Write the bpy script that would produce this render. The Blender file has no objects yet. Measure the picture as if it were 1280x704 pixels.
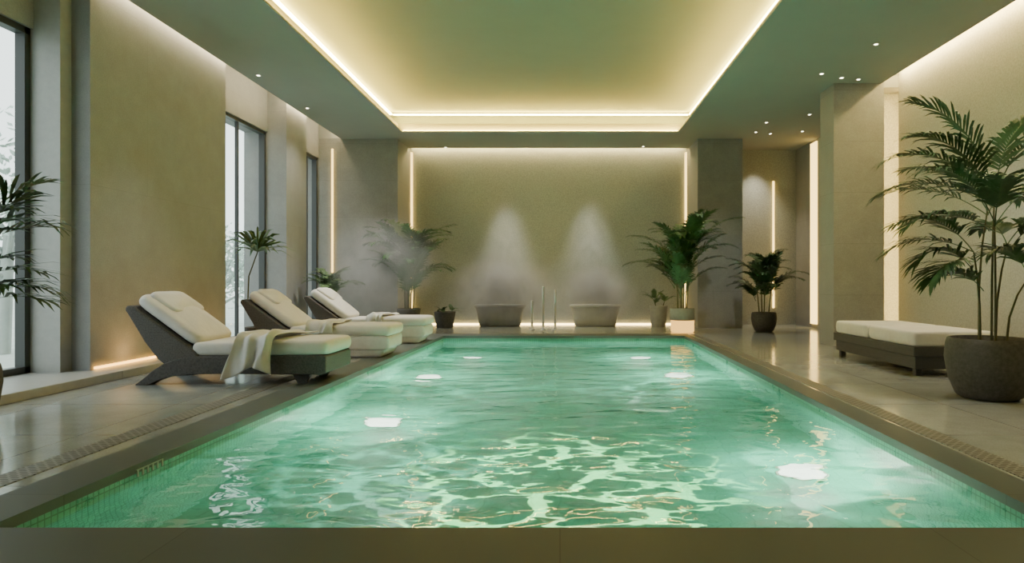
import bpy, bmesh, math, random
from mathutils import Vector, Matrix
S=bpy.context.scene
COL=S.collection
VPX=700.0; F=800.0; CH=1.2
H=4.87

# ------------------------------------------------------------------ materials
def mat(name,col,rough=.6,metal=0,col2=None,nscale=5,bump=0,bscale=60,bdist=.01,emit=None,estr=0,spec=.5,trans=0,aniso=None,sheen=0):
    m=bpy.data.materials.new(name); m.use_nodes=True
    nt=m.node_tree; b=nt.nodes['Principled BSDF']
    b.inputs['Base Color'].default_value=(*col,1); b.inputs['Roughness'].default_value=rough
    b.inputs['Metallic'].default_value=metal; b.inputs['Specular IOR Level'].default_value=spec
    if sheen: b.inputs['Sheen Weight'].default_value=sheen
    tc=nt.nodes.new('ShaderNodeTexCoord')
    src=tc.outputs['Object']
    if aniso:
        mp=nt.nodes.new('ShaderNodeMapping'); mp.inputs['Scale'].default_value=aniso
        nt.links.new(src,mp.inputs['Vector']); src=mp.outputs['Vector']
    if col2:
        n=nt.nodes.new('ShaderNodeTexNoise'); n.inputs['Scale'].default_value=nscale; n.inputs['Detail'].default_value=6
        n.inputs['Roughness'].default_value=.65
        nt.links.new(src,n.inputs['Vector'])
        r=nt.nodes.new('ShaderNodeValToRGB'); r.color_ramp.elements[0].position=.35; r.color_ramp.elements[1].position=.65
        r.color_ramp.elements[0].color=(*col,1); r.color_ramp.elements[1].color=(*col2,1)
        nt.links.new(n.outputs['Fac'],r.inputs['Fac']); nt.links.new(r.outputs['Color'],b.inputs['Base Color'])
    if bump:
        n=nt.nodes.new('ShaderNodeTexNoise'); n.inputs['Scale'].default_value=bscale; n.inputs['Detail'].default_value=4
        nt.links.new(src,n.inputs['Vector'])
        bp=nt.nodes.new('ShaderNodeBump'); bp.inputs['Strength'].default_value=bump; bp.inputs['Distance'].default_value=bdist
        nt.links.new(n.outputs['Fac'],bp.inputs['Height']); nt.links.new(bp.outputs['Normal'],b.inputs['Normal'])
    if emit:
        b.inputs['Emission Color'].default_value=(*emit,1); b.inputs['Emission Strength'].default_value=estr
    return m
def brickmat(name,c1,c2,mortar,bw,bh,msize,rough,rot=0,offset=.5,axis='XY',noise=True,bump=.2,spec=.5):
    m=bpy.data.materials.new(name); m.use_nodes=True; nt=m.node_tree; b=nt.nodes['Principled BSDF']
    tc=nt.nodes.new('ShaderNodeTexCoord'); src=tc.outputs['Object']
    if axis!='XY':
        sp=nt.nodes.new('ShaderNodeSeparateXYZ'); cb=nt.nodes.new('ShaderNodeCombineXYZ')
        nt.links.new(src,sp.inputs[0])
        if axis=='SUM':
            ad=nt.nodes.new('ShaderNodeMath'); ad.operation='ADD'
            nt.links.new(sp.outputs['X'],ad.inputs[0]); nt.links.new(sp.outputs['Y'],ad.inputs[1])
            nt.links.new(ad.outputs[0],cb.inputs['X']); nt.links.new(sp.outputs['Z'],cb.inputs['Y'])
        src=cb.outputs[0]
    mp=nt.nodes.new('ShaderNodeMapping'); mp.inputs['Rotation'].default_value=(0,0,rot)
    nt.links.new(src,mp.inputs['Vector'])
    br=nt.nodes.new('ShaderNodeTexBrick'); br.offset=offset
    br.inputs['Scale'].default_value=1; br.inputs['Brick Width'].default_value=bw; br.inputs['Row Height'].default_value=bh
    br.inputs['Mortar Size'].default_value=msize; br.inputs['Color1'].default_value=(*c1,1); br.inputs['Color2'].default_value=(*c2,1)
    br.inputs['Mortar'].default_value=(*mortar,1)
    nt.links.new(mp.outputs['Vector'],br.inputs['Vector'])
    colout=br.outputs['Color']
    if noise:
        n=nt.nodes.new('ShaderNodeTexNoise'); n.inputs['Scale'].default_value=3; n.inputs['Detail'].default_value=8; n.inputs['Roughness'].default_value=.7
        nt.links.new(tc.outputs['Object'],n.inputs['Vector'])
        mr=nt.nodes.new('ShaderNodeMapRange'); mr.inputs['From Min'].default_value=.3; mr.inputs['From Max'].default_value=.7
        mr.inputs['To Min'].default_value=.86; mr.inputs['To Max'].default_value=1.1
        nt.links.new(n.outputs['Fac'],mr.inputs['Value'])
        n3=nt.nodes.new('ShaderNodeTexNoise'); n3.inputs['Scale'].default_value=70; n3.inputs['Detail'].default_value=3
        nt.links.new(tc.outputs['Object'],n3.inputs['Vector'])
        mr3=nt.nodes.new('ShaderNodeMapRange'); mr3.inputs['From Min'].default_value=.3; mr3.inputs['From Max'].default_value=.7
        mr3.inputs['To Min'].default_value=.9; mr3.inputs['To Max'].default_value=1.1; nt.links.new(n3.outputs['Fac'],mr3.inputs['Value'])
        mm=nt.nodes.new('ShaderNodeMath'); mm.operation='MULTIPLY'; nt.links.new(mr.outputs[0],mm.inputs[0]); nt.links.new(mr3.outputs[0],mm.inputs[1])
        vm=nt.nodes.new('ShaderNodeVectorMath'); vm.operation='SCALE'
        nt.links.new(colout,vm.inputs[0]); nt.links.new(mm.outputs[0],vm.inputs['Scale']); colout=vm.outputs[0]
        mr2=nt.nodes.new('ShaderNodeMapRange'); mr2.inputs['From Min'].default_value=.3; mr2.inputs['From Max'].default_value=.7
        mr2.inputs['To Min'].default_value=rough*.8; mr2.inputs['To Max'].default_value=rough*1.25
        nt.links.new(n.outputs['Fac'],mr2.inputs['Value']); nt.links.new(mr2.outputs[0],b.inputs['Roughness'])
    else: b.inputs['Roughness'].default_value=rough
    nt.links.new(colout,b.inputs['Base Color'])
    b.inputs['Specular IOR Level'].default_value=spec
    if bump:
        bp=nt.nodes.new('ShaderNodeBump'); bp.invert=True; bp.inputs['Strength'].default_value=bump; bp.inputs['Distance'].default_value=.004
        nt.links.new(br.outputs['Fac'],bp.inputs['Height']); nt.links.new(bp.outputs['Normal'],b.inputs['Normal'])
    return m
def emat(name,col,s):
    m=bpy.data.materials.new(name); m.use_nodes=True; nt=m.node_tree; nt.nodes.clear()
    e=nt.nodes.new('ShaderNodeEmission'); o=nt.nodes.new('ShaderNodeOutputMaterial')
    e.inputs['Color'].default_value=(*col,1); e.inputs['Strength'].default_value=s
    nt.links.new(e.outputs[0],o.inputs['Surface']); return m

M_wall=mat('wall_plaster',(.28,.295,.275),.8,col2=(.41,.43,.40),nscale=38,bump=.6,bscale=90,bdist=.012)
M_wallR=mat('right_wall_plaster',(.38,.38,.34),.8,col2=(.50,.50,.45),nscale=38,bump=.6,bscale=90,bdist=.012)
M_wallL=brickmat('wall_stone',(.29,.295,.30),(.30,.305,.31),(.25,.255,.26),3.2,2.4,.003,.75,axis='SUM',bump=.1)
M_pier=brickmat('pier_stone',(.27,.272,.265),(.285,.287,.28),(.21,.212,.207),2.4,.95,.003,.7,axis='SUM',bump=.2)
M_ceil=mat('ceiling_paint',(.32,.325,.305),.8,col2=(.33,.335,.315),nscale=2)
M_tray=mat('tray_paint_pool_tint',(.25,.275,.235),.8,col2=(.26,.285,.245),nscale=2)  # greenish tint stands in for light thrown up by the water
M_floor=brickmat('floor_tile',(.31,.335,.335),(.33,.355,.355),(.16,.175,.175),1.25,1.25,.006,.12,offset=0)
M_cop=brickmat('coping_stone',(.105,.125,.130),(.115,.135,.14),(.08,.092,.095),1.8,1.8,.003,.42,offset=0,bump=.1,spec=.08,noise=False)
M_pool=brickmat('pool_mosaic',(.065,.32,.24),(.08,.355,.265),(.05,.26,.20),.2,.2,.006,.4,offset=0,bump=.1)
M_poolw=brickmat('pool_wall_mosaic',(.10,.34,.27),(.13,.40,.31),(.06,.20,.16),.045,.045,.004,.3,offset=0,axis='SUM',bump=.2)
M_dark=mat('window_frame_metal',(.045,.05,.05),.4,.2)
M_chrome=mat('brushed_steel',(.75,.75,.72),.35,1)
def wicker(name,ca,cb_):
    m=mat(name,ca,.75); nt=m.node_tree; b=nt.nodes['Principled BSDF']
    tc=nt.nodes.new('ShaderNodeTexCoord')
    ck=nt.nodes.new('ShaderNodeTexVoronoi'); ck.inputs['Scale'].default_value=55; ck.distance='CHEBYCHEV'
    ck.inputs['Randomness'].default_value=.35
    nt.links.new(tc.outputs['Object'],ck.inputs['Vector'])
    r=nt.nodes.new('ShaderNodeValToRGB'); r.color_ramp.elements[0].color=(*ca,1); r.color_ramp.elements[1].color=(*cb_,1)
    r.color_ramp.elements[1].position=.7
    nt.links.new(ck.outputs['Distance'],r.inputs['Fac']); nt.links.new(r.outputs['Color'],b.inputs['Base Color'])
    bp=nt.nodes.new('ShaderNodeBump'); bp.invert=True; bp.inputs['Strength'].default_value=.6; bp.inputs['Distance'].default_value=.006
    nt.links.new(ck.outputs['Distance'],bp.inputs['Height']); nt.links.new(bp.outputs['Normal'],b.inputs['Normal'])
    return m
M_wicker=wicker('woven_wicker',(.125,.115,.107),(.035,.032,.030))
M_pale=mat('pale_upholstery',(.60,.57,.56),.85,col2=(.66,.63,.62),nscale=12,bump=.3,bscale=40,bdist=.005)
M_cush=mat('cushion_fabric',(.62,.60,.57),.9,col2=(.69,.67,.64),nscale=3,bump=.35,bscale=7,bdist=.04,sheen=.3)
M_towel=mat('towel_fabric',(.58,.58,.57),.95,col2=(.66,.66,.65),nscale=8,bump=.5,bscale=180,bdist=.004,sheen=.4)
M_leaf=mat('palm_leaf',(.018,.055,.018),.45,col2=(.045,.115,.035),nscale=4)
M_leafB=mat('palm_leaf_bright',(.035,.09,.028),.5,col2=(.07,.155,.045),nscale=4)
M_leafL=mat('palm_leaf_hazed',(.06,.12,.045),.5,col2=(.12,.2,.08),nscale=4)  # leaf green lightened, steam haze put into the colour
M_stem=mat('palm_stem',(.07,.085,.03),.6,col2=(.12,.11,.05),nscale=12)
M_pot=mat('dark_stone_pot',(.055,.053,.048),.75,col2=(.09,.087,.08),nscale=25,bump=.4,bscale=60,bdist=.006)
M_soil=mat('soil',(.02,.016,.012),.95,bump=1,bscale=40,bdist=.02)
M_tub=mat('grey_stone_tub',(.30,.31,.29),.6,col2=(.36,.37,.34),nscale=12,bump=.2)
M_bench=mat('bench_dark_base',(.05,.05,.048),.6,col2=(.07,.07,.067),nscale=6,aniso=(12,1,12))
M_marker=mat('marker_enamel',(.30,.32,.30),.5)
M_white=mat('white_enamel',(.55,.57,.5),.4)
M_sill=mat('sill_stone',(.36,.365,.355),.4,col2=(.40,.405,.39),nscale=10)
M_led=emat('led_warm',(1,.76,.32),62)
M_ledR=emat('led_warm_soft',(1,.80,.46),32)
M_ledW=emat('led_right',(1,.74,.28),115)
M_ledT=emat('led_tray',(1,.70,.15),75)
M_ledF=emat('led_fascia',(1,.66,.12),130)
M_ledV=emat('led_vertical',(1,.66,.18),5)
M_ledN=emat('led_niche',(1,.66,.20),60)
M_ledD=emat('led_dim',(1,.70,.25),14)
M_ledO=emat('led_amber',(1,.50,.10),7)
M_down=emat('downlight_lamp',(1,.9,.66),22)
M_ring=mat('downlight_ring',(.4,.4,.35),.4)

def glass():
    m=bpy.data.materials.new('window_glass'); m.use_nodes=True; nt=m.node_tree; nt.nodes.clear()
    t=nt.nodes.new('ShaderNodeBsdfTransparent'); g=nt.nodes.new('ShaderNodeBsdfGlossy'); g.inputs['Roughness'].default_value=.02
    mx=nt.nodes.new('ShaderNodeMixShader'); o=nt.nodes.new('ShaderNodeOutputMaterial')
    t.inputs['Color'].default_value=(.95,.985,.975,1); mx.inputs[0].default_value=.06
    nt.links.new(t.outputs[0],mx.inputs[1]); nt.links.new(g.outputs[0],mx.inputs[2]); nt.links.new(mx.outputs[0],o.inputs['Surface'])
    return m
M_glass=glass()
def water():
    m=bpy.data.materials.new('pool_water'); m.use_nodes=True; nt=m.node_tree; nt.nodes.clear(); N=nt.nodes.new; L=nt.links.new
    tc=N('ShaderNodeTexCoord')
    def layer(sx,sy,scale,detail,dist,w):
        mp=N('ShaderNodeMapping'); mp.inputs['Scale'].default_value=(sx,sy,1); L(tc.outputs['Object'],mp.inputs['Vector'])
        n=N('ShaderNodeTexNoise'); n.inputs['Scale'].default_value=scale; n.inputs['Detail'].default_value=detail; n.inputs['Roughness'].default_value=.35
        n.inputs['Distortion'].default_value=dist
        L(mp.outputs[0],n.inputs['Vector'])
        k=N('ShaderNodeMath'); k.operation='MULTIPLY'; k.inputs[1].default_value=w; L(n.outputs['Fac'],k.inputs[0]); return k.outputs[0]
    a=layer(.8,1.2,2.1,1,.5,1); b=layer(1,1.3,7,1,.3,.10)
    ad=N('ShaderNodeMath'); ad.operation='ADD'; L(a,ad.inputs[0]); L(b,ad.inputs[1])
    sp=N('ShaderNodeSeparateXYZ'); L(tc.outputs['Object'],sp.inputs[0])
    mr=N('ShaderNodeMapRange'); mr.inputs['From Min'].default_value=4; mr.inputs['From Max'].default_value=12; mr.inputs['To Min'].default_value=1; mr.inputs['To Max'].default_value=.4
    L(sp.outputs['Y'],mr.inputs['Value'])
    mu=N('ShaderNodeMath'); mu.operation='MULTIPLY'; L(ad.outputs[0],mu.inputs[0]); L(mr.outputs[0],mu.inputs[1])
    bp=N('ShaderNodeBump'); bp.inputs['Strength'].default_value=1; bp.inputs['Distance'].default_value=.056; L(mu.outputs[0],bp.inputs['Height'])
    g=N('ShaderNodeBsdfGlossy'); g.inputs['Roughness'].default_value=.01
    r=N('ShaderNodeBsdfRefraction'); r.inputs['IOR'].default_value=1.33; r.inputs['Roughness'].default_value=.0; r.inputs['Color'].default_value=(.78,.95,.90,1)
    f=N('ShaderNodeFresnel'); f.inputs['IOR'].default_value=1.55
    for n in (g,r,f): L(bp.outputs[0],n.inputs['Normal'])
    mx=N('ShaderNodeMixShader'); o=N('ShaderNodeOutputMaterial')
    L(f.outputs[0],mx.inputs[0]); L(r.outputs[0],mx.inputs[1]); L(g.outputs[0],mx.inputs[2]); L(mx.outputs[0],o.inputs['Surface'])
    return m
M_water=water()

# ------------------------------------------------------------------ helpers
def addobj(name,me,parent=None,loc=(0,0,0),kind=None,label=None,category=None,group=None):
    o=bpy.data.objects.new(name,me); COL.objects.link(o); o.location=loc
    if parent: o.parent=parent
    if kind: o['kind']=kind
    if label: o['label']=label
    if category: o['category']=category
    if group: o['group']=group
    return o
def meshob(name,V,Fc,m,smooth=False,**k):
    me=bpy.data.meshes.new(name); me.from_pydata([tuple(v) for v in V],[],Fc); me.validate(); me.update()
    if m: me.materials.append(m)
    if smooth:
        for p in me.polygons: p.use_smooth=True
    return addobj(name,me,**k)
def boxdata(V,Fc,x0,x1,y0,y1,z0,z1):
    n=len(V)
    V+=[(x0,y0,z0),(x1,y0,z0),(x1,y1,z0),(x0,y1,z0),(x0,y0,z1),(x1,y0,z1),(x1,y1,z1),(x0,y1,z1)]
    Fc+=[tuple(n+i for i in f) for f in [(0,3,2,1),(4,5,6,7),(0,1,5,4),(1,2,6,5),(2,3,7,6),(3,0,4,7)]]
def boxes(name,L,m,bevel=0,**k):
    V=[];Fc=[]
    for b in L: boxdata(V,Fc,*b)
    o=meshob(name,V,Fc,m,**k)
    if bevel: bev(o,bevel)
    return o
def bev(o,w,seg=3):
    md=o.modifiers.new('Bevel','BEVEL'); md.width=w; md.segments=seg; md.limit_method='ANGLE'
    for p in o.data.polygons: p.use_smooth=True
    w2=o.modifiers.new('WN','WEIGHTED_NORMAL')
def extrude_profile(name,pts,y0,y1,m,bevel=0.01,**k):
    n=len(pts); V=[(x,y0,z) for x,z in pts]+[(x,y1,z) for x,z in pts]
    Fc=[tuple(range(n)),tuple(range(2*n-1,n-1,-1))]+[(i,i+n,(i+1)%n+n,(i+1)%n) for i in range(n)]
    o=meshob(name,V,Fc,m,**k)
    bm=bmesh.new(); bm.from_mesh(o.data); bmesh.ops.recalc_face_normals(bm,faces=bm.faces); bm.to_mesh(o.data); bm.free()
    if bevel: bev(o,bevel)
    return o
def lathe(name,prof,m,seg=40,**k):
    V=[];Fc=[]
    for r,z in prof:
        for i in range(seg):
            a=2*math.pi*i/seg; V.append((r*math.cos(a),r*math.sin(a),z))
    for j in range(len(prof)-1):
        for i in range(seg):
            Fc.append((j*seg+i,j*seg+(i+1)%seg,(j+1)*seg+(i+1)%seg,(j+1)*seg+i))
    Fc.append(tuple(range(seg-1,-1,-1)))
    Fc.append(tuple((len(prof)-1)*seg+i for i in range(seg)))
    return meshob(name,V,Fc,m,smooth=True,**k)
def thing(name,loc,label,category,group=None):
    o=bpy.data.objects.new(name,None); COL.objects.link(o); o.location=loc; o.empty_display_size=.2
    o['label']=label; o['category']=category
    if group: o['group']=group
    return o
def cushion(name,sx,sy,sz,m,loc,rot=(0,0,0),puff=.02,parent=None,label=None,r=.05,e=.16):
    V=[];Fc=[];nx2=44
    per=[]
    for i in range(nx2):
        a=2*math.pi*i/nx2; c,s=math.cos(a),math.sin(a)
        per.append((math.copysign(abs(c)**e,c),math.copysign(abs(s)**e,s)))
    prof=[]
    for j in range(9):
        a=math.pi*(j/8-.5); prof.append((r*(math.cos(a)**.7-1) if 0<j<8 else -r,math.sin(a)*sz/2))
    for ins,z in prof:
        for px,py in per: V.append((px*(sx/2+ins),py*(sy/2+ins),z))
    for j in range(8):
        for i in range(nx2): Fc.append((j*nx2+i,j*nx2+(i+1)%nx2,(j+1)*nx2+(i+1)%nx2,(j+1)*nx2+i))
    for sign,base in ((1,8*nx2),(-1,0)):
        prev=base; 
        for q in (.85,.65,.4,.15):
            st=len(V)
            for px,py in per:
                V.append((px*q*(sx/2-r),py*q*(sy/2-r),sign*(sz/2+puff*(1-q**2))))
            for i in range(nx2):
                f=(prev+i,prev+(i+1)%nx2,st+(i+1)%nx2,st+i)
                Fc.append(f if sign>0 else f[::-1])
            prev=st
        f=tuple(prev+i for i in range(nx2)); Fc.append(f if sign>0 else f[::-1])
    o=meshob(name,V,Fc,m,smooth=True,parent=parent,label=label)
    o.location=loc; o.rotation_euler=rot
    return o
def spot(px,py,z,tgt,watts,ang,blend=.5,col=(1,.94,.82),size=.04,name='spot_lamp'):
    l=bpy.data.lights.new(name,'SPOT'); l.energy=watts; l.spot_size=math.radians(ang); l.spot_blend=blend; l.color=col; l.shadow_soft_size=size
    o=bpy.data.objects.new(name,l); COL.objects.link(o); o.location=(px,py,z)
    d=Vector(tgt)-Vector((px,py,z)); o.rotation_euler=d.to_track_quat('-Z','Y').to_euler(); return o

# ------------------------------------------------------------------ room shell
XL=-5.8; BY=17.9
def ringmesh(name,inner,outer,z0,z1,m,**k):
    V=[(x,y,z1) for x,y in inner]+[(x,y,z1) for x,y in outer]+[(x,y,z0) for x,y in inner]+[(x,y,z0) for x,y in outer]
    Fc=[]
    for i in range(4):
        j=(i+1)%4
        Fc+=[(i,i+4,j+4,j),(i+8,j+8,j+12,i+12),(i,j,j+8,i+8),(i+4,i+12,j+12,j+4)]
    o=meshob(name,V,Fc,m,**k)
    bm=bmesh.new(); bm.from_mesh(o.data); bmesh.ops.recalc_face_normals(bm,faces=bm.faces); bm.to_mesh(o.data); bm.free()
    return o
PIN=[(-2.80,3.12),(2.50,3.12),(2.75,14.15),(-2.58,14.15)]
COUT=[(-3.16,2.3),(2.77,2.3),(2.93,14.7),(-2.98,14.7)]
ROOM=[(-6.9,-1.6),(6.9,-1.6),(6.9,18.1),(-6.9,18.1)]
ringmesh('floor',COUT,ROOM,-.25,0,M_floor,kind='structure')
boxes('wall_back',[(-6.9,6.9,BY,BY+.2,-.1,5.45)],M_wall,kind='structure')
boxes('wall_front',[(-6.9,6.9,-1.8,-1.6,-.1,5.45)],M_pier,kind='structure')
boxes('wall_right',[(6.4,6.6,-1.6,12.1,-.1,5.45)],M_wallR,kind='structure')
boxes('wall_right',[(6.6,6.8,12.1,BY,-.1,5.45)],M_pier,kind='structure')
boxes('wall_return',[(5.6,6.6,12.47,12.6,-.1,5.0)],M_wall,kind='structure')
boxes('wall_column',[(5.07,6.0,11.85,12.47,-.1,5.0)],M_pier,kind='structure')
boxes('wall_pier',[(3.54,4.69,16.45,BY,-.1,5.0)],M_pier,kind='structure')
boxes('wall_pier',[(-6.7,-4.17,16.45,BY,-.1,5.0)],M_pier,kind='structure')
boxes('wall_left',[(-6.7,XL,-1.6,3.4,-.1,5.45)],M_wallL,kind='structure')
boxes('wall_left',[(-6.7,XL,7.9,11.1,-.1,5.45)],M_wallL,kind='structure')
boxes('wall_left',[(-6.7,XL,13.57,14.64,-.1,5.45)],M_wallL,kind='structure')
boxes('wall_left',[(-6.7,-6.35,3.4,7.9,4.25,5.45)],M_wallL,kind='structure')
boxes('wall_left',[(-6.7,-6.2,11.1,13.57,4.37,5.45)],M_wallL,kind='structure')
boxes('wall_left',[(-6.7,-6.2,14.64,16.45,4.37,5.45)],M_wallL,kind='structure')
boxes('trim_1',[(-6.4,-6.03,7.72,7.9,.1,4.87)],M_sill,kind='structure')
boxes('trim_2',[(-6.7,-5.4,3.4,7.9,0,.1),(-5.8,-5.4,7.9,9.2,0,.1)],M_sill,bevel=.01,kind='structure')
boxes('trim_3',[(-6.7,-5.8,11.1,13.57,0,.08)],M_sill,kind='structure')
boxes('trim_4',[(-6.7,-5.8,14.64,16.45,0,.08)],M_sill,kind='structure')
TX0,TX1,TY0,TY1=-3.87,2.9,3.0,15.7
SX0,SX1,SY0,SY1=TX0-.13,TX1+.13,TY0-.13,TY1+.13
zt=5.10
boxes('ceiling',[(-5.6,SX0,-1.6,17.6,H,zt),(-6.9,-5.6,-1.6,7.9,H,zt),(-6.9,-5.6,16.44,18.1,H,5.4),
 (SX1,5.95,-1.6,17.6,H,zt),(5.95,6.9,12.1,18.1,H,zt),(SX0,SX1,SY1,17.6,H,zt),(SX0,SX1,-1.6,SY0,H,zt),
 (-5.6,-4.17,17.6,18.1,H,zt),(3.54,5.95,17.6,18.1,H,zt),
 (-5.63,-5.6,7.9,16.44,H,5.36),(5.92,5.95,-1.6,12.1,H,5.36),(-4.17,3.54,17.57,17.6,H,5.36),
 (-6.9,-5.6,7.9,16.5,5.36,5.46),(5.92,6.9,-1.6,12.1,5.36,5.46),(-4.3,3.6,17.5,18.1,5.36,5.46),
 (5.92,6.6,12.08,12.12,zt,5.4),(-4.2,-4.17,17.57,18.1,H,5.4),(3.54,3.57,17.57,18.1,H,5.4),(-6.9,-5.6,7.86,7.9,zt,5.4)],M_ceil,kind='structure')
boxes('ceiling',[(SX0-.5,SX1+.5,SY0-.5,SY1+.5,5.46,5.6),(SX0-.55,SX0-.45,SY0-.5,SY1+.5,zt,5.55),(SX1+.45,SX1+.55,SY0-.5,SY1+.5,zt,5.55),
 (SX0-.5,SX1+.5,SY1+.45,SY1+.55,zt,5.55),(SX0-.5,SX1+.5,SY0-.55,SY0-.45,zt,5.55)],M_tray,kind='structure')
boxes('trim_5',[(SX0,TX0,SY0,SY1,H,H+.03),(TX1,SX1,SY0,SY1,H,H+.03),(TX0,TX1,TY1,SY1,H,H+.03),(TX0,TX1,SY0,TY0,H,H+.03)],M_ceil,kind='structure')

def window(n,x,y0,y1,z0,z1,muls,fw=.07):
    L=[(x-.06,x+.06,y0,y0+fw,z0,z1),(x-.06,x+.06,y1-fw,y1,z0,z1),(x-.06,x+.06,y0,y1,z0,z0+fw),(x-.06,x+.06,y0,y1,z1-fw,z1)]
    for q in muls: L.append((x-.03,x+.03,q-fw*.35,q+fw*.35,z0,z1))
    o=boxes('window_%d'%n,L,M_dark,kind='structure')
    meshob('glass',[(x,y0+.02,z0+.02),(x,y1-.02,z0+.02),(x,y1-.02,z1-.02),(x,y0+.02,z1-.02)],[(0,1,2,3)],M_glass,parent=o)
window(1,-6.45,3.4,7.72,.1,4.25,[5.6],.08)
window(2,-6.3,11.1,13.57,.08,4.37,[12.47],.06)
window(3,-6.3,14.64,16.45,.08,4.37,[15.9],.06)

# exterior
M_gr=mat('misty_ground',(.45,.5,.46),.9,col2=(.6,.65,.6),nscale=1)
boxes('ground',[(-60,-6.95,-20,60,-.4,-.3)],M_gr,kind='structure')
M_tree=mat('misty_leaves',(.42,.52,.47),.9,col2=(.58,.66,.6),nscale=2)  # pale mist put into the leaf and bark colours
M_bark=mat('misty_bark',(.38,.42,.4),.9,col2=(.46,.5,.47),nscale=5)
def tree(x,y,h,seed):
    rng=random.Random(seed); t=thing('garden_tree',(x,y,-.3),'pale misty leafy tree standing outside the tall windows','tree')
    V=[];Fc=[]
    def limb(a,b,r0,r1):
        n=len(V); d=(b-a).normalized(); s=d.orthogonal().normalized(); u=d.cross(s)
        for p,r in ((a,r0),(b,r1)):
            for i in range(6):
                an=i*math.pi/3; V.append(p+s*math.cos(an)*r+u*math.sin(an)*r)
        for i in range(6): Fc.append((n+i,n+(i+1)%6,n+6+(i+1)%6,n+6+i))
    limb(Vector((0,0,0)),Vector((.1,.05,h*.5)),.14,.09)
    ends=[]
    for i in range(16):
        a=rng.uniform(0,6.28); z0=h*rng.uniform(.25,.5); e=Vector((math.cos(a)*rng.uniform(.6,1.6),math.sin(a)*rng.uniform(.6,1.6),z0+h*rng.uniform(.05,.5)))
        limb(Vector((.06,.03,z0)),e,.05,.015); ends.append(e)
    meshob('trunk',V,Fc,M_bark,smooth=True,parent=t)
    V=[];Fc=[]
    for e in ends:
        for k in range(130):
            c=e+Vector((rng.gauss(0,.4),rng.gauss(0,.4),rng.gauss(0,.35)))
            a=Vector((rng.uniform(-1,1),rng.uniform(-1,1),rng.uniform(-1,1))).normalized()*.09; b=a.orthogonal().normalized()*.04
            n=len(V); V+=[c-a,c+b,c+a,c-b]; Fc.append((n,n+1,n+2,n+3))
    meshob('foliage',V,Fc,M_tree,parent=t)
tree(-11.5,13.2,5.2,1); tree(-11.5,21.6,2.8,2); tree(-12.5,30,3.6,3)

# ------------------------------------------------------------------ pool
WZ=-.127
pool=thing('swimming_pool',(0,8.6,-1.3),'long rectangular swimming pool with rippled turquoise-green lit water','pool')
off=(0,-8.6,1.3)
ringmesh('coping',PIN,COUT,-.06,0.0,M_cop,parent=pool,loc=off)
D=-1.25
V=[(x,y,D) for x,y in PIN]; meshob('basin_floor',V,[(0,1,2,3)],M_pool,parent=pool,loc=off)
V=[(x,y,D) for x,y in PIN]+[(x,y,-.0601) for x,y in PIN]
meshob('basin_wall',V,[(i,i+4,(i+1)%4+4,(i+1)%4) for i in range(4)],M_poolw,parent=pool,loc=off)
meshob('water',[(x,y,WZ) for x,y in PIN],[(0,1,2,3)],M_water,parent=pool,loc=off)
def surf_to_floor(px,py):
    Y=(CH-WZ)*F/(py-352); X=(px-VPX)/F*Y
    d=Vector((X,Y,0)).normalized(); inc=math.atan2(math.hypot(X,Y),CH-WZ); tt=math.asin(math.sin(inc)/1.33)
    o=math.tan(tt)*(WZ-D-.05)
    return X+d.x*o,Y+d.y*o
lamps=[(478,526,1.0),(1000,588,.9),(535,471,1.0),(848,469,1.0),(590,447,1.0),(800,447,1.0)]
M_lens=emat('pool_lamp_glow',(1,1,.84),6)
def gobo(l,scale,width,base,gain,ax=.55):
    l.use_nodes=True; nt=l.node_tree; N=nt.nodes.new; L=nt.links.new
    em=nt.nodes['Emission']; tc=N('ShaderNodeTexCoord'); sp=N('ShaderNodeSeparateXYZ'); L(tc.outputs['Normal'],sp.inputs[0])
    ab=N('ShaderNodeMath'); ab.operation='ABSOLUTE'; L(sp.outputs['Z'],ab.inputs[0])
    dx=N('ShaderNodeMath'); dx.operation='DIVIDE'; L(sp.outputs['X'],dx.inputs[0]); L(ab.outputs[0],dx.inputs[1])
    dy=N('ShaderNodeMath'); dy.operation='DIVIDE'; L(sp.outputs['Y'],dy.inputs[0]); L(ab.outputs[0],dy.inputs[1])
    dx2=N('ShaderNodeMath'); dx2.operation='MULTIPLY'; dx2.inputs[1].default_value=ax; L(dx.outputs[0],dx2.inputs[0])
    cb=N('ShaderNodeCombineXYZ'); L(dx2.outputs[0],cb.inputs[0]); L(dy.outputs[0],cb.inputs[1])
    nz=N('ShaderNodeTexNoise'); nz.inputs['Scale'].default_value=scale*.9; nz.inputs['Detail'].default_value=1.5; L(cb.outputs[0],nz.inputs['Vector'])
    mx=N('ShaderNodeVectorMath'); mx.operation='MULTIPLY_ADD'; L(nz.outputs['Color'],mx.inputs[0]); mx.inputs[1].default_value=(.32,.32,0); L(cb.outputs[0],mx.inputs[2])
    vo=N('ShaderNodeTexVoronoi'); vo.feature='DISTANCE_TO_EDGE'; vo.inputs['Scale'].default_value=scale; vo.voronoi_dimensions='2D'; L(mx.outputs[0],vo.inputs['Vector'])
    mr=N('ShaderNodeMapRange'); mr.inputs['From Min'].default_value=width; mr.inputs['From Max'].default_value=0; mr.inputs['To Min'].default_value=0; mr.inputs['To Max'].default_value=1
    L(vo.outputs['Distance'],mr.inputs['Value'])
    pw=N('ShaderNodeMath'); pw.operation='POWER'; pw.inputs[1].default_value=1.6; L(mr.outputs[0],pw.inputs[0])
    ma=N('ShaderNodeMath'); ma.operation='MULTIPLY_ADD'; ma.inputs[1].default_value=gain; ma.inputs[2].default_value=base; L(pw.outputs[0],ma.inputs[0])
    L(ma.outputs[0],em.inputs['Strength'])
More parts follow.
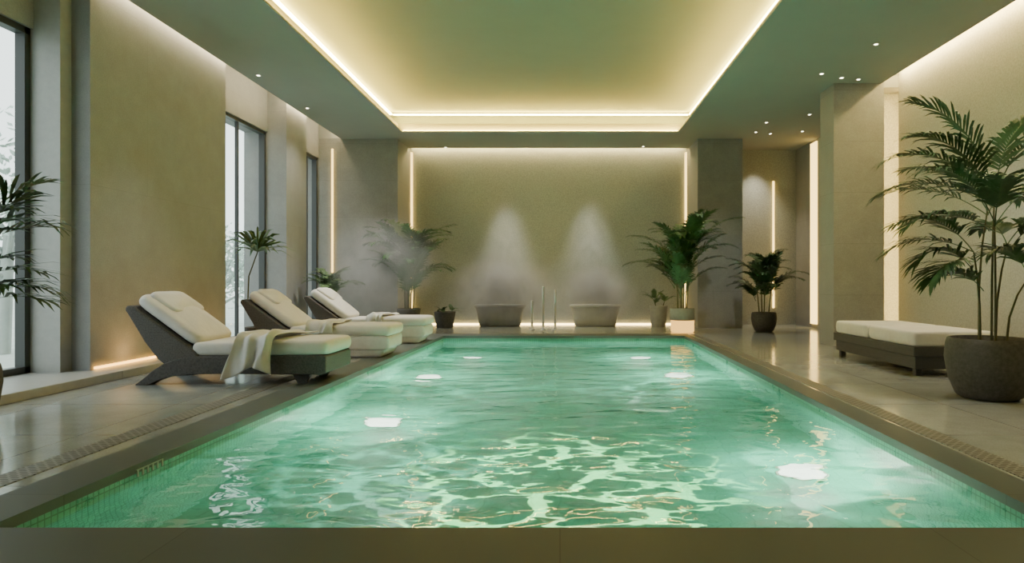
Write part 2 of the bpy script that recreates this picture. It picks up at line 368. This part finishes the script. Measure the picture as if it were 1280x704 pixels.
for px,py,w in lamps:
    x,y=surf_to_floor(px,py)
    t=bpy.data.objects.new('pool_lamp',None); COL.objects.link(t); t.parent=pool; t.location=(x,y-8.6,D+1.3); t['label']='round white underwater lamp on the pool floor'
    lathe('housing',[(.23,0),(.23,.012),(.215,.018)],M_white,28,parent=t)
    lathe('lens',[(.21,.015),(.20,.022),(.08,.026)],M_lens,28,parent=t)
    l=bpy.data.lights.new('pool_glow_helper','POINT'); l.energy=150*w; l.color=(1,1,.80); l.shadow_soft_size=0
    o=bpy.data.objects.new('pool_glow_helper',l); COL.objects.link(o); o.location=(x,y,D+.36)
    spot(x,y,WZ-.06,(x,y,D),260*w,80,1,(1,1,.80),0,'pool_glow_helper')  # added lights above each lens spread its glow; no fixture holds them
o=spot(.1,5.2,WZ-.03,(.1,5.21,D),1700,116,.6,(1,.80,.34),0,'caustic_helper'); gobo(o.data,3.0,.09,.0,7,.5)  # added submerged spots project a caustic net pattern, no fixture there
o=spot(-1.5,5.6,WZ-.03,(-1.5,5.61,D),80,125,.9,(.8,1,.82),0,'caustic_helper'); gobo(o.data,3.6,.22,.15,3)
o=spot(-1.2,9.2,WZ-.03,(-1.2,9.21,D),70,130,.9,(.9,1,.82),0,'caustic_helper'); gobo(o.data,3.2,.2,.2,4)
o=spot(1.2,9.4,WZ-.03,(1.2,9.41,D),70,130,.9,(.9,1,.82),0,'caustic_helper'); gobo(o.data,3.2,.2,.2,4)
V=[];Fc=[]
for i in range(6):
    y=4.2+i*.05
    xx=-2.80+(y-3.12)/11.03*.22
    boxdata(V,Fc,xx-.005,xx+.005,y,y+.018,-.085,-.035)
boxdata(V,Fc,-2.78,-2.770,4.19,4.47,-.042,-.035)
meshob('depth_marker',V,Fc,M_marker,label='small pale ticked depth marker on the pool edge tiles',category='sign')
def drain(xa0,xa1,xb0,xb1,y0,y1):
    m=bpy.data.materials.get('drain_grate')
    if not m:
        m=brickmat('drain_grate',(.03,.03,.028),(.025,.025,.023),(.22,.225,.215),.07,.035,.010,.45,offset=.5,noise=False,bump=.3,spec=.3)
    V=[(xa0,y0,-.004),(xa1,y0,-.004),(xb1,y1,-.004),(xb0,y1,-.004),(xa0,y0,.004),(xa1,y0,.004),(xb1,y1,.004),(xb0,y1,.004)]
    Fc=[(0,3,2,1),(4,5,6,7),(0,1,5,4),(1,2,6,5),(2,3,7,6),(3,0,4,7)]
    return meshob('drain_grate',V,Fc,m,label='long perforated metal drain grate set in the deck beside the pool',category='drain')
drain(-3.46,-3.26,-3.44,-3.26,1.5,14.6)
drain(2.79,2.97,2.95,3.11,1.5,14.6)

# ------------------------------------------------------------------ LED strips
def led(b,m,label='thin warm light strip glowing along the wall edge'):
    return boxes('light_strip',[b],m,label=label,category='light strip')
TL='hidden warm light strip inside the ceiling recess'
led((SX0-.26,SX0-.20,TY0,SY1+.20,5.375,5.40),M_ledT,TL)
led((SX1+.20,SX1+.26,TY0,SY1+.20,5.375,5.40),M_ledT,TL)
led((SX0-.18,SX1+.18,SY1+.20,SY1+.26,5.375,5.40),M_ledT,TL)
FL='slim warm light strip on the ceiling recess lip'
led((TX0-.08,TX0-.05,TY0,TY1,H+.03,H+.045),M_ledF,FL)
led((TX1+.05,TX1+.08,TY0,TY1,H+.03,H+.045),M_ledF,FL)
led((TX0,TX1,TY1+.05,TY1+.08,H+.03,H+.045),M_ledF,FL)
led((-4.1,3.45,17.74,17.78,4.96,5.0),M_led,'warm light strip washing down the plaster wall')
led((6.26,6.30,2,12.0,5.12,5.16),M_ledW,'warm light strip washing down the plaster wall')
led((-5.71,-5.675,8.0,16.42,5.0,5.05),M_ledR,'warm light strip washing down the stone wall')
led((-4.165,-4.115,17.84,17.89,0.05,4.8),M_ledV)
led((3.485,3.535,17.84,17.89,0.05,4.8),M_ledV)
led((-5.86,-5.82,16.40,16.44,.1,4.6),M_ledV,'vertical warm light strip beside the window recess')
led((-4.0,3.4,17.86,17.89,.0,.03),M_ledD,'thin warm light strip along the foot of the wall')
led((5.94,5.985,17.86,17.895,.46,4.0),M_ledV,'vertical light strip set into the wall')
led((6.56,6.597,16.4,16.78,.1,4.8),M_ledV,'vertical light strip set into the wall')
led((6.5,6.54,12.13,12.16,.05,4.8),M_ledN,'vertical light strip hidden behind the wall panel')
led((-5.79,-5.76,9.25,11.0,.01,.04),M_ledO,'amber light strip along the foot of the wall')
led((-5.79,-5.76,7.95,9.15,.11,.14),M_ledO,'amber light strip along the foot of the wall')
for yy in (8.5,9.6,10.6):
    spot(-5.5,yy,.14,(-5.85,yy,.9),11,150,1,(1,.55,.18),.03,'amber_wash')

dl=[(323,94),(384,135),(557,184),(804,183),(1095,55),(1027,92),(1052,97),(1073,99),(958,153),(945,165),(963,167),(1003,164),(1012,143),(430,181)]
d0=None
for px,py in dl:
    Y=(H-CH)*F/(352-py); X=(px-VPX)/F*Y
    if d0 is None:
        d0=thing('downlight',(X,Y,H),'small round recessed downlight glowing in the ceiling','ceiling light','recessed downlights')
        lathe('trim_ring',[(.03,-.001),(.033,-.01),(.05,-.01),(.055,0.0)],M_ring,24,parent=d0)
        lathe('lamp',[(.03,-.004),(.025,-.009)],M_down,24,parent=d0)
    else:
        t=d0.copy(); COL.objects.link(t); t.location=(X,Y,H)
        for c in d0.children:
            q=c.copy(); COL.objects.link(q); q.parent=t
for px in (632,738):
    X=(px-VPX)/F*17.3
    spot(X,17.3,H-.03,(X,17.42,0),560,42,1,(1,1,.88),.05)
spot(5.42,17.4,H-.03,(5.42,17.5,0),300,75,.9,(1,.9,.68))
spot(5.2,8.6,H-.03,(5.0,8.9,0),300,80,.9)
spot(-4.6,9.0,H-.03,(-4.1,8.3,0),300,75,.9)
spot(-3.5,13,H-.03,(-3.8,13.2,0),750,80,.9,(1,.98,.92))  # added spot to brighten the steam beside the loungers
spot(3.6,5.5,H-.03,(4.3,6.0,0),260,80,.9)
spot(4.0,14.5,H-.03,(4.0,14.8,0),240,90,.9)
spot(-4.9,13.5,H-.03,(-5.6,14.2,1.5),130,90,.9)

# ------------------------------------------------------------------ loungers
def lounger(cx,cy,style,label):
    t=thing('sun_lounger',(cx,cy,0),label,'lounger','poolside sun loungers')
    MW=M_wicker
    MB=M_wicker if style==1 else M_pale
    extrude_profile('frame',[(-.62,.34),(1.10,.35),(1.15,.33),(1.15,.14),(1.08,.115),(-.3,.13),(-.62,.18)],-.44,.44,MB,.018 if style==1 else .04,parent=t)
    extrude_profile('backrest',[(-1.15,.83),(-1.18,.87),(-1.16,.92),(-1.09,.92),(-.36,.39),(-.3,.30),(-.48,.14),(-.66,.19),(-.80,.30),(-.95,.50)],-.45,.45,MW,.025,parent=t,label='curved dark woven backrest shell')
    for y0,y1 in ((-.46,-.32),(.32,.46)):
        extrude_profile('leg',[(.1,.32),(-.35,.33),(-.55,.31),(-.72,.25),(-.86,.16),(-.98,.06),(-1.06,.0),(-.90,.0),(-.80,.05),(-.66,.095),(-.45,.12),(-.2,.13),(.1,.13)],y0,y1,MW if style==1 else MB,.012,parent=t)
    if style==1:
        for y in (-.36,.30):
            extrude_profile('leg',[(.72,.13),(.94,.13),(.89,0),(.79,0)],y,y+.06,MW,.006,parent=t)
    else:
        extrude_profile('plinth',[(.22,.16),(.30,.0),(1.02,.0),(1.10,.16)],-.41,.41,M_pale,.05,parent=t,label='solid pale plinth under the foot end')
    cushion('seat_cushion',.52,.88,.15,M_cush,(-.16,0,.415),parent=t,puff=.012,r=.05)
    cushion('seat_cushion',1.12,.91,.17,M_cush,(.62,0,.43),parent=t,puff=.018,r=.06)
    ang=math.atan2(.53,.72)
    cushion('back_cushion',.90,.82,.14,M_cush,(-.71,0,.75),rot=(0,ang,0),parent=t,puff=.065,r=.065,e=.25)
    cushion('head_pillow',.42,.68,.08,M_cush,(-.84,.03,.94),rot=(0,ang-.02,.04),parent=t,puff=.06,r=.04,e=.34)
    return t
lounger(-3.86,7.85,1,'dark woven wicker sun lounger with cream cushions and a draped throw')
lounger(-3.83,10.45,2,'sun lounger with dark woven backrest, pale base and cream cushions')
lounger(-3.76,12.75,2,'misty sun lounger with pale plinth base and cream cushions')

def towel(name,cx,ynear,ztop,w,ytop,drop,skew,seed,label,nf=5,amp=.012,M=M_towel):
    rng=random.Random(seed); U=46; W=44; V=[];Fc=[]
    L1=ytop; r=.05; tot=L1+r*1.57+drop
    ph=[rng.uniform(0,6.28) for _ in range(5)]
    for i in range(U+1):
        s=i/U*tot
        for j in range(W+1):
            v=j/W-.5
            if s<L1: y=ynear+L1-s; z=ztop; ny,nz=0,1
            elif s<L1+r*1.57:
                a=(s-L1)/r; y=ynear-math.sin(a)*r; z=ztop-r+math.cos(a)*r; ny,nz=-math.sin(a),math.cos(a)
            else: y=ynear-r; z=ztop-r-(s-L1-r*1.57); ny,nz=-1,0
            k=min(1,s/tot)
            f=math.sin(v*nf*6.28+ph[0]+k*2.2)*.6+math.sin(v*nf*1.7*6.28+ph[1]-k*4)*.22+math.sin(v*nf*.5*6.28+ph[2]+k*3)*.5+math.sin(k*9+v*6+ph[4])*.45
            d=amp*(1+1.4*k)*(f+1.85)
            edge=drop*.2*math.sin(v*5+ph[3])*max(0,(s-L1)/(tot-L1))
            x=cx+v*w*(1+.16*math.sin(k*4+ph[2]))+skew*k+.022*math.sin(k*9+v*7)
            V.append((x,y+ny*d,z+nz*d+ (edge if nz<.5 else 0)))
    for i in range(U):
        for j in range(W):
            a=i*(W+1)+j; Fc.append((a,a+1,a+W+2,a+W+1))
    o=meshob(name,V,Fc,M,smooth=True,label=label,category='towel')
    sd=o.modifiers.new('Solidify','SOLIDIFY'); sd.thickness=.012; sd.offset=1
    return o
towel('throw_towel',-3.34,7.40,.535,.50,.76,.33,-.22,4,'crumpled pale throw draped over the near side of the lounger',amp=.018,nf=2.6)
towel('throw_towel',-3.62,10.0,.535,.34,.74,.10,-.1,7,'folded pale towel laid across the lounger cushion',nf=2.5)
towel('throw_towel',-3.45,12.3,.535,.34,.74,.08,-.1,9,'folded pale towel laid across the misty lounger',nf=2.5)

# ------------------------------------------------------------------ bench
b=thing('daybed_bench',(5.0,9.25,0),'low dark grey bench with deep base and flat cream cushions','bench')
boxes('frame',[(-.51,.51,-1.16,1.16,.09,.35)],M_bench,bevel=.01,parent=b)
boxes('ledge',[(-.54,.54,-1.19,1.19,.25,.375)],M_bench,bevel=.01,parent=b)
for x in (-.48,.40):
    for y in (-1.12,1.04):
        boxes('leg',[(x,x+.08,y,y+.08,0,.09)],M_bench,bevel=.005,parent=b)
cushion('seat_cushion',1.06,1.24,.19,M_cush,(0,-.56,.47),parent=b,puff=.004,r=.03,e=.1)
cushion('seat_cushion',1.06,1.10,.19,M_cush,(0,.62,.47),parent=b,puff=.004,r=.03,e=.1)

# ------------------------------------------------------------------ tubs
def tub(cx,cy,lab,m):
    t=thing('stone_tub',(cx,cy,0),lab,'bathtub','stone tubs')
    V=[];Fc=[];n=56
    prof=[(.52,.20,0.0),(.555,.235,.02),(.60,.27,.25),(.655,.31,.50),(.675,.325,.56),(.67,.32,.575),(.63,.285,.575),(.61,.27,.55),(.56,.23,.3),(.5,.18,.15)]
    for a,b_,z in prof:
        for i in range(n):
            an=2*math.pi*i/n; c,s=math.cos(an),math.sin(an)
            V.append((a*math.copysign(abs(c)**.55,c),b_*math.copysign(abs(s)**.75,s),z))
    for j in range(len(prof)-1):
        for i in range(n): Fc.append((j*n+i,j*n+(i+1)%n,(j+1)*n+(i+1)%n,(j+1)*n+i))
    Fc.append(tuple(range(n-1,-1,-1))); Fc.append(tuple((len(prof)-1)*n+i for i in range(n)))
    meshob('tub_shell',V,Fc,m,smooth=True,parent=t)
    V=[];Fc=[]
    for a,b_,z in [(.665,.318,.50),(.69,.34,.505),(.695,.345,.56),(.675,.325,.578)]:
        for i in range(n):
            an=2*math.pi*i/n; c,s=math.cos(an),math.sin(an)
            V.append((a*math.copysign(abs(c)**.55,c),b_*math.copysign(abs(s)**.75,s),z))
    for j in range(3):
        for i in range(n): Fc.append((j*n+i,j*n+(i+1)%n,(j+1)*n+(i+1)%n,(j+1)*n+i))
    meshob('rim',V,Fc,m,smooth=True,parent=t)
    return t
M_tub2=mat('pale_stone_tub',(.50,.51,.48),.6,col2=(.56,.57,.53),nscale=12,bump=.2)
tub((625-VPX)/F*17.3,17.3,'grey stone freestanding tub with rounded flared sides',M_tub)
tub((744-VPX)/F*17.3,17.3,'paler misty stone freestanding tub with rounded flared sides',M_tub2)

for i,(px,top) in enumerate([(665,376),(679,358),(694,362)]):
    Y=15.9; X=(px-VPX)/F*Y; hgt=CH-(top-352)/F*Y
    t=thing('metal_post',(X,Y,0),'slim brushed steel upright handrail post on the pool deck','post','steel posts')
    lathe('pole',[(.028,.0),(.028,hgt-.03),(.022,hgt-.005),(.01,hgt)],M_chrome,16,parent=t)
    lathe('base_plate',[(.075,0),(.075,.012),(.06,.02),(.03,.025)],M_chrome,24,parent=t)

# ------------------------------------------------------------------ plants
def frond(V,Fc,base,az,elev,length,droop,ll,n,w,rng,start=.18):
    pos=Vector(base); ds=length/n; side=Vector((-math.sin(az),math.cos(az),0)); pr=None
    for i in range(n+1):
        t=i/n; e=elev-droop*t**1.4
        d=Vector((math.cos(e)*math.cos(az),math.cos(e)*math.sin(az),math.sin(e))); up=side.cross(d)*-1
        if up.z<0 and abs(e)<1.57: up=-up
        r=.008*(1-t*.8)*(length**.5)
        k=len(V); V.extend([pos+side*r,pos-side*r,pos+up*r*1.2])
        if pr is not None:
            for a,b_ in ((0,1),(1,2),(2,0)): Fc.append((pr+a,pr+b_,k+b_,k+a))
        pr=k
        if t>start:
            tt=(t-start)/(1-start)
            L=ll*(.35+.65*math.sin(math.pi*min(1,.22+.72*tt)))*rng.uniform(.85,1.08)
            for s in (1,-1):
                fw=.6+.9*tt
                ld=(d*fw+side*s*(1.0-.45*tt)+up*rng.uniform(.05,.4)).normalized()
                wd=ld.cross(up).normalized()
                sag=rng.uniform(.12,.38)
                p0=pos; p1=pos+ld*L*.35; p2=pos+ld*L*.7-Vector((0,0,L*sag*.35)); p3=pos+ld*L*.97-Vector((0,0,L*sag))
                q=len(V); V.extend([p0-wd*w*.25,p0+wd*w*.25,p1-wd*w*.5,p1+wd*w*.5,p2-wd*w*.38,p2+wd*w*.38,p3])
                Fc.extend([(q,q+1,q+3,q+2),(q+2,q+3,q+5,q+4),(q+4,q+5,q+6)])
        pos=pos+d*ds
def cane(t,pts,r0,r1):
    V=[];Fc=[]
    n=len(pts); seg=8; pr=None
    for i,p in enumerate(pts):
        p=Vector(p); r=r0+(r1-r0)*i/(n-1); k=len(V)
        for j in range(seg):
            a=j*2*math.pi/seg; V.append(p+Vector((math.cos(a)*r,math.sin(a)*r,0)))
        if pr is not None:
            for j in range(seg): Fc.append((pr+j,pr+(j+1)%seg,k+(j+1)%seg,k+j))
        pr=k
    meshob('stem',V,Fc,M_stem,smooth=True,parent=t)
def fan(V,Fc,base,az,elev,length,n,w,rng):
    base=Vector(base); d=Vector((math.cos(elev)*math.cos(az),math.cos(elev)*math.sin(az),math.sin(elev))); side=Vector((-math.sin(az),math.cos(az),0)); up=d.cross(side)
    for i in range(n):
        a=(i/(n-1)-.5)*1.2; L=length*(1-.25*abs(a)/1.8)*rng.uniform(.85,1.08)
        ld=(d*math.cos(a)+side*math.sin(a)+Vector((0,0,rng.uniform(-.1,.1)))).normalized(); wd=ld.cross(up).normalized()
        p1=base+ld*L*.35; p2=base+ld*L*.7-Vector((0,0,L*.10)); p3=base+ld*L-Vector((0,0,L*.34))
        q=len(V); V.extend([base-wd*w*.15,base+wd*w*.15,p1-wd*w*.5,p1+wd*w*.5,p2-wd*w*.45,p2+wd*w*.45,p3])
        Fc.extend([(q,q+1,q+3,q+2),(q+2,q+3,q+5,q+4),(q+4,q+5,q+6)])
def pot(t,r,h,m,style=0):
    if style==0: prof=[(r*.62,0),(r*.75,h*.06),(r*.92,h*.35),(r*1.0,h*.68),(r*.97,h*.9),(r*.93,h*.99),(r*.9,h),(r*.84,h*.99),(r*.83,h*.85)]
    elif style==1: prof=[(r*.72,0),(r*.76,h*.03),(r*.98,h*.93),(r*1.0,h*.97),(r*.98,h),(r*.88,h),(r*.86,h*.86)]
    else:
        prof=[(r*.90,h*.5),(r*1.0,h*.5),(r*1.0,h*.97),(r*.98,h),(r*.88,h),(r*.86,h*.86)]
        lathe('glow_painted_base',[(r*.86,0),(r*.94,h*.04),(r*.95,h*.48),(r*.9,h*.5)],emat('painted_uplight',(1,.55,.13),2.2),40,parent=t,label='lower half of the pot with warm light put in as glow')  # emission stands in for warm light falling on the lower pot
    lathe('pot',prof,m,40,parent=t)
    lathe('soil',[(r*.82,h*.80),(r*.81,h*.88),(r*.4,h*.91)],M_soil,24,parent=t)
def palm(name,x,y,z0,r,h,potm,style,topz,nfr,seed,ll,flen,label,leaf=M_leaf,spread=1.0,w=.03,ncane=4,emin=.35,low=.45,dr=(.9,1.5),span=.35,nl=26):
    t=thing(name,(x,y,z0),label,'plant'); rng=random.Random(seed)
    pot(t,r,h,potm,style)
    LV=[];LF=[]
    tops=[]
    for i in range(ncane):
        a=6.28*i/ncane+rng.uniform(-.4,.4); rr=r*.35
        hh=h+(topz-h)*rng.uniform(low-.12,low+.08)
        b0=Vector((math.cos(a)*rr,math.sin(a)*rr,h*.85)); e=Vector((math.cos(a)*rr*1.8*spread,math.sin(a)*rr*1.8*spread,hh))
        cane(t,[b0,b0.lerp(e,.5)+Vector((.01,.01,0)),e],.016,.011); tops.append(e)
    for i in range(nfr):
        b0=tops[i%ncane]; az=6.28*(i*.381966)+rng.uniform(-.3,.3); f=i/nfr
        elev=emin+(1.45-emin)*f**.8+rng.uniform(-.1,.1)
        frond(LV,LF,b0-Vector((0,0,rng.uniform(0,span)*(b0.z-h))),az,elev,flen*rng.uniform(.8,1.1),rng.uniform(*dr),ll,nl,w,rng)
    meshob('foliage',LV,LF,leaf,parent=t)
    return t
palm('potted_palm',(511-VPX)/F*15.2,15.2,0,.28,.56,M_pot,1,3.5,48,11,.34,1.4,'tall feathery green palm in a grey pot by the misty wall',leaf=M_leafB,w=.034,ncane=6,emin=1.05,low=.45,dr=(1.0,1.7),span=.85,nl=36)
palm('potted_palm',(853-VPX)/F*15.2,15.2,0,.29,.57,M_tub,2,3.75,50,12,.34,1.4,'tall feathery green palm in a warmly lit stone pot',leaf=M_leafB,w=.034,ncane=6,emin=1.05,low=.46,dr=(1.0,1.7),span=.85,nl=36)
palm('potted_palm',(955-VPX)/F*15.4,15.4,0,.30,.46,M_pot,0,2.6,30,13,.28,.95,'medium green palm in a dark round pot in the alcove',w=.032,ncane=4,low=.42,emin=.8,dr=(.9,1.6),span=.7,nl=32)
palm('potted_plant',(823-VPX)/F*17.1,17.1,0,.25,.56,M_tub,1,1.3,9,14,.14,.42,'faint small plant in a grey tapered pot by the wall',leaf=M_leafL,w=.02,ncane=3,low=.1,emin=.8)
palm('potted_plant',(556-VPX)/F*16.6,16.6,0,.28,.42,M_pot,1,.7,7,15,.1,.22,'tiny green plant in a dark tapered pot near the tubs',w=.02,ncane=3,low=.1)
palm('potted_palm',(414-VPX)/F*14.2,14.2,0,.2,.42,M_pot,1,2.1,18,16,.22,.72,'small green palm fading in steam by the window',leaf=M_leafL,w=.03,ncane=3,low=.4,emin=.6)
t=thing('potted_palm',(-5.5,11.6,0),'slender single-stem young palm in front of the window','plant'); rng=random.Random(5)
pot(t,.2,.38,M_pot,1)
cane(t,[(0,0,.3),(-.16,0,.8),(-.14,0,1.3),(.02,0,1.74)],.016,.011)
V=[];Fc=[]
for i in range(14):
    az=i*2.4; fan(V,Fc,(.02,0,1.74),az,.25+.09*i,.78,4,.06,rng)
meshob('foliage',V,Fc,M_leafL,parent=t)
# near left plant
t=thing('potted_palm',(-5.02,5.35,0),'green palm with long pointed leaflets beside the tall window','plant'); rng=random.Random(8)
pot(t,.28,.5,M_pot,0)
LV=[];LF=[]
for i,(dx,dy,zz) in enumerate([(.05,0,1.5),(-.1,.1,1.2),(.06,-.05,1.0),(0,.12,1.68)]):
    cane(t,[(dx*.5,dy*.5,.42),(dx*.8,dy*.8,.42+(zz-.42)*.5),(dx,dy,zz)],.013,.009)
    for k in range(4):
        az=[0.1,-.4,2.6,.4][k]+rng.uniform(-.15,.15)
        el=rng.uniform(.3,1.0)
        frond(LV,LF,(dx,dy,zz-rng.uniform(0,.1)),az,el,rng.uniform(.55,.68),rng.uniform(.6,1.1),.44,11,.042,rng,start=.4)
meshob('foliage',LV,LF,M_leaf,parent=t)
# big right plant
t=thing('potted_palm',(4.42,6.6,0),'large feathery palm with tall canes in a dark round pot','plant'); rng=random.Random(21)
pot(t,.40,.62,M_pot,0)
LV=[];LF=[]
canes=[((.03,0),(.06,0,2.08)),((-.05,.05),(-.12,.05,1.5)),((.1,.05),(.24,.05,1.6)),((.12,-.08),(.34,-.1,1.25)),((0,-.1),(-.02,-.12,1.8)),((-.02,.12),(.12,.2,1.95))]
for (bx,by),e in canes:
    cane(t,[(bx,by,.5),(bx+(e[0]-bx)*.15,by+(e[1]-by)*.4,.5+(e[2]-.5)*.45),(bx+(e[0]-bx)*.5,by+(e[1]-by)*.7,.5+(e[2]-.5)*.75),e],.013,.008)
R=math.radians
fl=[((.06,0,2.05),184,78,1.4,1.2),((.06,0,2.05),10,70,1.4,1.2),((.06,0,2.0),178,52,1.35,1.4),((.06,0,2.0),-5,50,1.3,1.3),((.06,0,2.05),20,82,1.2,1.2),((.06,0,2.0),190,65,1.3,1.4),((.06,0,1.95),172,36,1.2,1.2),
((.12,.2,1.95),120,62,1.15,1.3),((.12,.2,1.9),60,58,1.15,1.3),((.12,.2,1.9),160,40,1.15,1.2),((.12,.2,1.9),30,42,1.1,1.2),
((-.02,-.12,1.8),200,60,1.1,1.4),((-.02,-.12,1.75),-20,62,1.0,1.4),((-.02,-.12,1.75),250,62,.85,1.3),((-.02,-.12,1.7),185,28,1.05,1.1),
((-.12,.05,1.5),190,50,1.0,1.4),((-.12,.05,1.5),170,28,.9,1.2),((-.12,.05,1.4),205,8,.75,1.0),((-.12,.05,1.3),185,52,.75,1.9),
((.24,.05,1.6),10,52,.9,1.3),((.24,.05,1.55),80,52,.8,1.4),((.24,.05,1.5),300,60,.8,1.4),((.24,.05,1.5),-20,24,.8,1.1),
((.34,-.1,1.25),0,40,.7,1.3),((.34,-.1,1.25),200,58,.65,1.5),((-.05,.0,1.1),195,48,.6,1.5)]
for p,az,el,L,dr in fl:
    frond(LV,LF,p,R(az+rng.uniform(-8,8)),R(el),L,dr,.37,34,.032,rng,start=.24)
meshob('foliage',LV,LF,M_leaf,parent=t)

# ------------------------------------------------------------------ steam (volumes)
def steam(loc,size,dens,seed,label='soft drifting steam rising from the warm pool deck',lo=.38,sc=1.3,det=3):
    m=bpy.data.materials.new('steam'); m.use_nodes=True; nt=m.node_tree; nt.nodes.clear(); N=nt.nodes.new; L=nt.links.new
    tc=N('ShaderNodeTexCoord'); n=N('ShaderNodeTexNoise'); n.noise_dimensions='4D'; n.inputs['W'].default_value=seed; n.inputs['Scale'].default_value=sc; n.inputs['Detail'].default_value=det
    n.inputs['Distortion'].default_value=.8
    mp=N('ShaderNodeMapping'); mp.inputs['Scale'].default_value=(size[0],size[1],size[2]*.7); L(tc.outputs['Object'],mp.inputs[0]); L(mp.outputs[0],n.inputs['Vector'])
    ln=N('ShaderNodeVectorMath'); ln.operation='LENGTH'; L(tc.outputs['Object'],ln.inputs[0])
    mr=N('ShaderNodeMapRange'); mr.inputs['From Min'].default_value=1; mr.inputs['From Max'].default_value=.05; mr.interpolation_type='SMOOTHSTEP'; L(ln.outputs['Value'],mr.inputs['Value'])
    r2=N('ShaderNodeMapRange'); r2.inputs['From Min'].default_value=lo; r2.inputs['From Max'].default_value=lo+.3; L(n.outputs['Fac'],r2.inputs['Value'])
    mu=N('ShaderNodeMath'); mu.operation='MULTIPLY'; L(mr.outputs[0],mu.inputs[0]); L(r2.outputs[0],mu.inputs[1])
    mu2=N('ShaderNodeMath'); mu2.operation='MULTIPLY'; L(mu.outputs[0],mu2.inputs[0]); mu2.inputs[1].default_value=dens
    pv=N('ShaderNodeVolumePrincipled'); pv.inputs['Color'].default_value=(.99,.99,.97,1); L(mu2.outputs[0],pv.inputs['Density'])
    o=N('ShaderNodeOutputMaterial'); L(pv.outputs[0],o.inputs['Volume'])
    bm=bmesh.new(); bmesh.ops.create_icosphere(bm,subdivisions=3,radius=1)
    me=bpy.data.meshes.new('steam'); bm.to_mesh(me); bm.free(); me.materials.append(m)
    ob=addobj('steam_cloud',me,loc=loc,kind='stuff',label=label,category='steam'); ob.scale=size
steam((-3.9,14.0,1.5),(1.5,.8,1.4),1.5,1,sc=1.6,lo=.36)
steam((-1.5,16.7,.95),(1.7,.7,1.0),4.5,3,sc=1.6,lo=.34)
steam((1.0,16.8,.85),(1.25,.6,.9),3.6,8,sc=1.6,lo=.34)
for px in (632,738):
    steam(((px-VPX)/F*17.25,17.3,2.1),(.85,.5,1.5),.9,px,'soft column of mist under a ceiling spotlight',lo=.34,sc=1.8)
spot(-1.6,15.0,H-.03,(-1.6,16.8,.8),330,55,1,(1,.98,.9))  # two spots added only to light up the steam near the tubs
spot(.8,15.0,H-.03,(.9,16.8,.8),220,55,1,(1,.98,.9))

# ------------------------------------------------------------------ world, camera
w=bpy.data.worlds.new('World'); S.world=w; w.use_nodes=True
bg=w.node_tree.nodes['Background']; bg.inputs['Color'].default_value=(.78,.86,.84,1); bg.inputs['Strength'].default_value=3.4
cam=bpy.data.cameras.new('Camera'); co=bpy.data.objects.new('Camera',cam); COL.objects.link(co)
co.location=(0,0,CH); co.rotation_euler=(math.radians(90),0,0); cam.sensor_width=36; cam.lens=36*F/1280
cam.shift_x=-(VPX-640)/1280; cam.clip_end=200
S.camera=co
